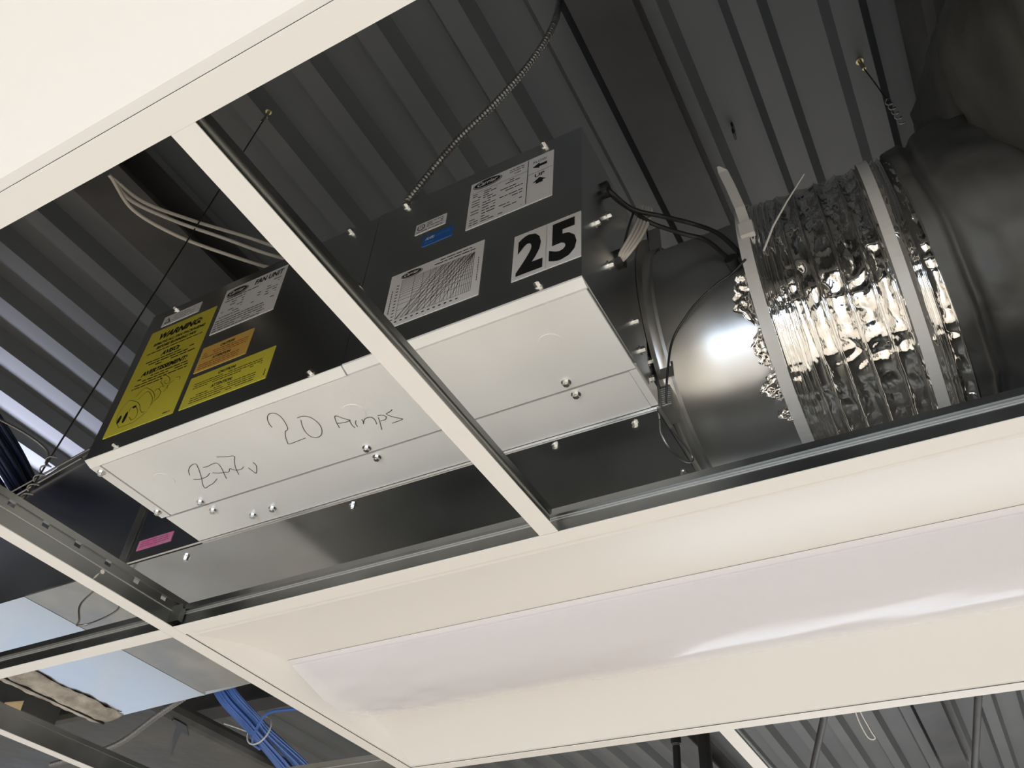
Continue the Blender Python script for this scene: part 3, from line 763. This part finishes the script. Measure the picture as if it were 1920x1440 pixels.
for lab_, pts in (('thin dark diagonal brace crossing the ribs at far lower right', [(.98, 2.40, .93), (.955, 2.646, .80), (.804, 3.45, .70)]),
                  ('thin dark diagonal brace just right of the short cross tee', [(.46, 2.30, .93), (.407, 2.671, .80), (.18, 3.25, .72)])):
    m = MB(); m.tube(pts, .014, 8); tag(link('diagonal_brace', m, 'steel_dark'), lab_, 'steel brace')
# pipes at the bottom edge
m = MB(); m.tube([(.357, 1.3, .10), (.360, 1.3, .96)], .0155, 14); tag(link('vertical_pipe', m, 'black'), 'thick black vertical pipe beyond the lower fixture, left of the short cross tee', 'pipe')
root = thing('drop_pipe', 'short black drop pipe with a pale ring beside the thick pipe', 'pipe', (.285, 1.3, .12))
m = MB(); m.tube([(.285, 1.3, .12), (.287, 1.3, .245)], .0095, 12); link('pipe', m, 'black', root)
m = MB(); m.tube([(.287, 1.3, .243), (.287, 1.3, .249)], .0105, 14); link('ring', m, 'conduit', root)
m = MB(); m.tube([(.287, 1.3, .249), (.287, 1.3, .285)], .013, 12); m.tube([(.287, 1.3, .275), (.24, 1.3, .33)], .008, 8); link('elbow_fitting', m, 'black', root)

# ---------------------------------------------------------------- hanger wires, cables, conduit
def wire(name, label, cat, pts, r, mt, sm=True, group=None, n=8, k=8):
    m = MB(); m.tube(smooth(pts, k) if sm else pts, r, n); return tag(link(name, m, mt), label, cat, group)
def twist(c0, c1, turns, rad, r, n=60):
    c0 = Vector(c0); c1 = Vector(c1); d = (c1-c0).normalized(); u = d.cross(Vector((0, 1, 0))).normalized(); v = d.cross(u)
    return [c0+(c1-c0)*(i/n)+(u*math.cos(2*PI*turns*i/n)+v*math.sin(2*PI*turns*i/n))*rad for i in range(n+1)]
hw = thing('hanger_wire', 'long thin wire slanting from the deck down to the slotted runner, twisted at its end', 'hanger wire', (0, -.283, .036))
m = MB(); m.tube([(.086, -.248, .965), (.004, -.279, .100), (.002, -.281, .060), (0, -.282, .040)], .0013, 6); link('wire', m, 'wire_dark', hw)
m = MB(); m.tube(twist((.002, -.282, .050), (.008, -.277, .125), 5, .0050, 0), .0011, 6); link('twisted_end', m, 'wire_steel', hw)
m = MB(); m.disc((.086, -.248, .967), (0, 0, -1), .0062, .003, 16); m.tube([(.086, -.248, .963), (.086, -.248, .945)], .003, 8); link('anchor', m, 'brass', hw)
m = MB(); m.tube([(.080, -.250, .930), (.0835, -.249, .940), (.086, -.248, .948)], .0028, 8); link('wire_wrap', m, 'wire_steel', hw)
wire('stub_wire', 'hooked grey stub wire curling beside the twisted hanger wire', 'wire', [(-.075, -.330, .175), (-.030, -.305, .150), (-.002, -.283, .128), (.003, -.279, .108)], .0016, 'conduit')
hw = thing('hanger_wire', 'short hanger wire dangling from a brass anchor at upper right of the deck', 'hanger wire', (1.12, .161, .80))
m = MB(); m.disc((1.12, .161, .963), (0, 0, -1), .0068, .003, 16); m.tube([(1.12, .161, .962), (1.122, .163, .935)], .0035, 8); link('anchor', m, 'brass', hw)
m = MB(); m.tube([(1.122, .163, .935), (1.130, .176, .90), (1.138, .190, .86)], .0012, 6); link('wire', m, 'wire_dark', hw)
m = MB(); m.tube(twist((1.138, .190, .86), (1.146, .205, .80), 5, .0045, 0), .0012, 6); link('twisted_end', m, 'wire_steel', hw)
m = MB(); m.box((.8735, .200, .985), (.8775, .215, .9998)); m.box((.8720, .206, .970), (.8760, .222, .987)); tag(link('deck_clip', m, 'black'), 'small dark clip stuck in the deck rib above the zip strap tail', 'clip')
# two wires running off the casing to the left
for k, (a, b) in enumerate((((-.470, .018, .500), (-.735, .018, .445)), ((-.480, .016, .478), (-.740, .016, .418)))):
    wire('support_rod', ['upper of two thin grey rods along the left plenum edge', 'lower of two thin grey rods along the left plenum edge'][k], 'rod', [a, b], .0022, 'wire_steel', sm=False)
# white low voltage cables, upper left
W0 = [(.002, -.404, .60), (-.004, -.352, .60), (.030, -.290, .60), (.080, -.225, .60), (.145, -.170, .58), (.215, -.130, .56), (.300, -.120, .535)]
for k, (dy, dz, dx) in enumerate(((0, 0, 0), (.012, -.030, .004), (.022, .028, .010))):
    p = [(x+dx*(i/2), y+dy*(.3+math.sin(PI*i/6)), z+dz*math.sin(PI*i/6)) for i, (x, y, z) in enumerate(W0)]
    wire('white_cable', ['middle of the three white cables sagging towards the fan unit', 'lowest of the three white cables sagging towards the fan unit', 'highest of the three white cables sagging towards the fan unit'][k], 'cable', p, .0030, 'wire_white', group='white cables above the fan casing')
# armoured flexible conduits: ribbed tube
def flex(name, pts, r, label, cat='conduit', pitch=.0062, ctl='conduit'):
    P = smooth(pts, 60); L = 0; path = [P[0]]; rad = []
    Q = [P[0]]; 
    for a, b in zip(P, P[1:]):
        seg = (b-a).length; n = max(1, int(seg/.0011))
        for j in range(1, n+1): Q.append(a+(b-a)*j/n)
    s_ = 0; rad = []
    for i, q in enumerate(Q):
        if i: s_ += (Q[i]-Q[i-1]).length
        rad.append(r*(.78+.22*math.cos(2*PI*s_/pitch)))
    m = MB(); m.tube(Q, rad, 10); return tag(link(name, m, ctl), label, cat)
flex('armoured_conduit', [(.469, -.2115, .474), (.475, -.212, .490), (.535, -.208, .590), (.592, -.203, .660), (.650, -.200, .745), (.690, -.200, .840), (.702, -.200, .960)], .0062,
     'ribbed metal conduit curving from the top of the fan unit up to the deck')
flex('armoured_conduit', [(-1.16, .66, .160), (-.988, .640, .160), (-.842, .606, .160), (-.639, .528, .170), (-.433, .478, .200), (-.35, .53, .27)], .0072,
     'ribbed grey conduit sweeping across the lower left below the dark duct', pitch=.0095, ctl='conduit_grey')
# blue network cables
rb = random.Random(11)
for k in range(26):
    a = rb.uniform(0, 2*PI); rr = math.sqrt(rb.random()); ox, oz = math.cos(a)*rr, math.sin(a)*rr
    f0, f1, f2 = .026, .022, .060
    ph_ = rb.uniform(-.3, .3)
    f0, f1, f2 = .027, .023, .050
    pts = [(-.56+ox*.03, .516+oz*.010, .60), (-.53+ox*.03, .516+oz*.012, .36), (-.498+ox*f0, .524+oz*.014, .245), (-.496+ox*f0, .565, .208+oz*f0*.6), (-.530+ox*f0, .680, .200+oz*f1*.8),
           (-.560+ox*f1+.003*ph_, .765, .198+oz*f1), (-.625+ox*.036+.012*ph_, .93, .200+oz*f2*.5), (-.70+ox*f2+.02*ph_, 1.10, .205+oz*f2*.5), (-.80+ox*f2*1.3, 1.36, .215+oz*f2*.5), (-.95+ox*f2*1.5, 1.75, .25+oz*.04)]
    wire('network_cable', 'blue network cable in the tied bundle at lower left', 'cable', pts, .0030, 'cable_blue', group='blue network cable bundle at lower left', n=7, k=7)
wire('stray_cable', 'single blue cable leaving the bundle sideways towards the fixture', 'cable', [(-.590, .800, .176), (-.560, .745, .168), (-.520, .705, .175), (-.457, .668, .195), (-.378, .682, .200), (-.28, .70, .205)], .0032, 'cable_blue')
m = MB(); n = 40; cc = Vector((-.553, .748, .198))
m.tube([cc+Vector((math.cos(2*PI*i/n)*.034, math.sin(2*PI*i/n)*.004, math.sin(2*PI*i/n)*.034)) for i in range(n+1)], .0022, 6)
m.tube([cc+Vector((-.034, 0, 0)), cc+Vector((-.055, -.02, .006)), cc+Vector((-.075, -.045, .01))], .0016, 6)
tag(link('cable_tie', m, 'strap'), 'white tie looped around the blue cable bundle', 'cable tie')
# dark bundle far left
for k in range(34):
    a = rb.uniform(0, 2*PI); rr = math.sqrt(rb.random()); ox, oz = math.cos(a)*rr*.055, math.sin(a)*rr*.05
    pts = [(-.52+ox*1.6, -.42, .53+oz), (-.62+ox*1.2, -.19, .51+oz), (-.70+ox, -.03, .505+oz), (-.78+ox, .09, .505+oz*.9), (-.87+ox, .24, .50+oz*.9), (-1.0+ox, .50, .49+oz*.9)]
    wire('dark_cable', 'navy cable in the shadowed bundle at the left edge', 'cable', pts, .0042, 'cable_navy', group='navy cable bundle at the left edge', n=6, k=6)
# loop of tie wire hanging at lower left
wire('wire_loop', 'thin grey wire loop hanging below the plenum at lower left', 'wire', [(-.300, .050, .1630), (-.296, .030, .120), (-.265, .020, .080), (-.225, -.004, .052), (-.200, .004, .056), (-.215, .045, .100), (-.262, .075, .150), (-.270, .082, .1630)], .0017, 'wire_steel')
wire('wire_loop', 'pale wire loop dangling over the deck at far lower right', 'wire', [(.818, .6105, .018), (.818, .626, .002), (.824, .650, -.020), (.8265, .660, -.028), (.817, .660, -.026), (.812, .640, -.010), (.812, .618, .004), (.814, .6105, .012)], .0009, 'wire_white')

# ---------------------------------------------------------------- lower left: second dark duct, cardboard, boxes
m = MB(); m.box((-1.9, .535, .205), (-.715, 1.9, .250)); tag(link('insulated_duct', m, 'wrap', bevel=.015), 'flat dark wrapped duct at the bottom left, beyond the bright plenum bottom', 'duct')
m = MB(); m.add([(-1.302, .553, .2), (-1.240, .560, .2), (-1.372, .650, .2), (-1.31, .60, .198)], [(0, 1, 2)])
m = MB(); q = [(-.878, .311, .145), (-.827, .321, .145), (-.938, .390, .147), (-.916, .345, .146)]
m.add(q, [(0, 1, 2, 3)]); tag(link('cardboard_scrap', m, 'cardboard', solid=.003), 'torn piece of brown cardboard at the bottom left', 'cardboard')
m = MB(); m.box((-1.40, .02, .150), (-.90, .46, .42)); tag(link('branch_duct', m, 'wrap', bevel=.004), 'dark wrapped duct stub at the left edge beyond the mastic seam', 'duct')
# torn black tape stuck to the underside of the dark duct
m = MB(); tp = [(-.7303, .6359), (-.7160, .6293), (-.7165, .6532), (-.7201, .6751), (-.762, .7252), (-.7591, .6967), (-.8268, .7467), (-.915, .8178), (-.8153, .7242), (-.7432, .6665)]
m.add([(x, y, .2036) for x, y in tp] + [(x, y, .2049) for x, y in tp], [tuple(range(10)), tuple(range(10, 20))[::-1]] + [(i, i+10, (i+1) % 10+10, (i+1) % 10) for i in range(10)])
tag(link('torn_tape', m, 'black'), 'ragged strip of torn black tape under the dark duct at the bottom left', 'tape')
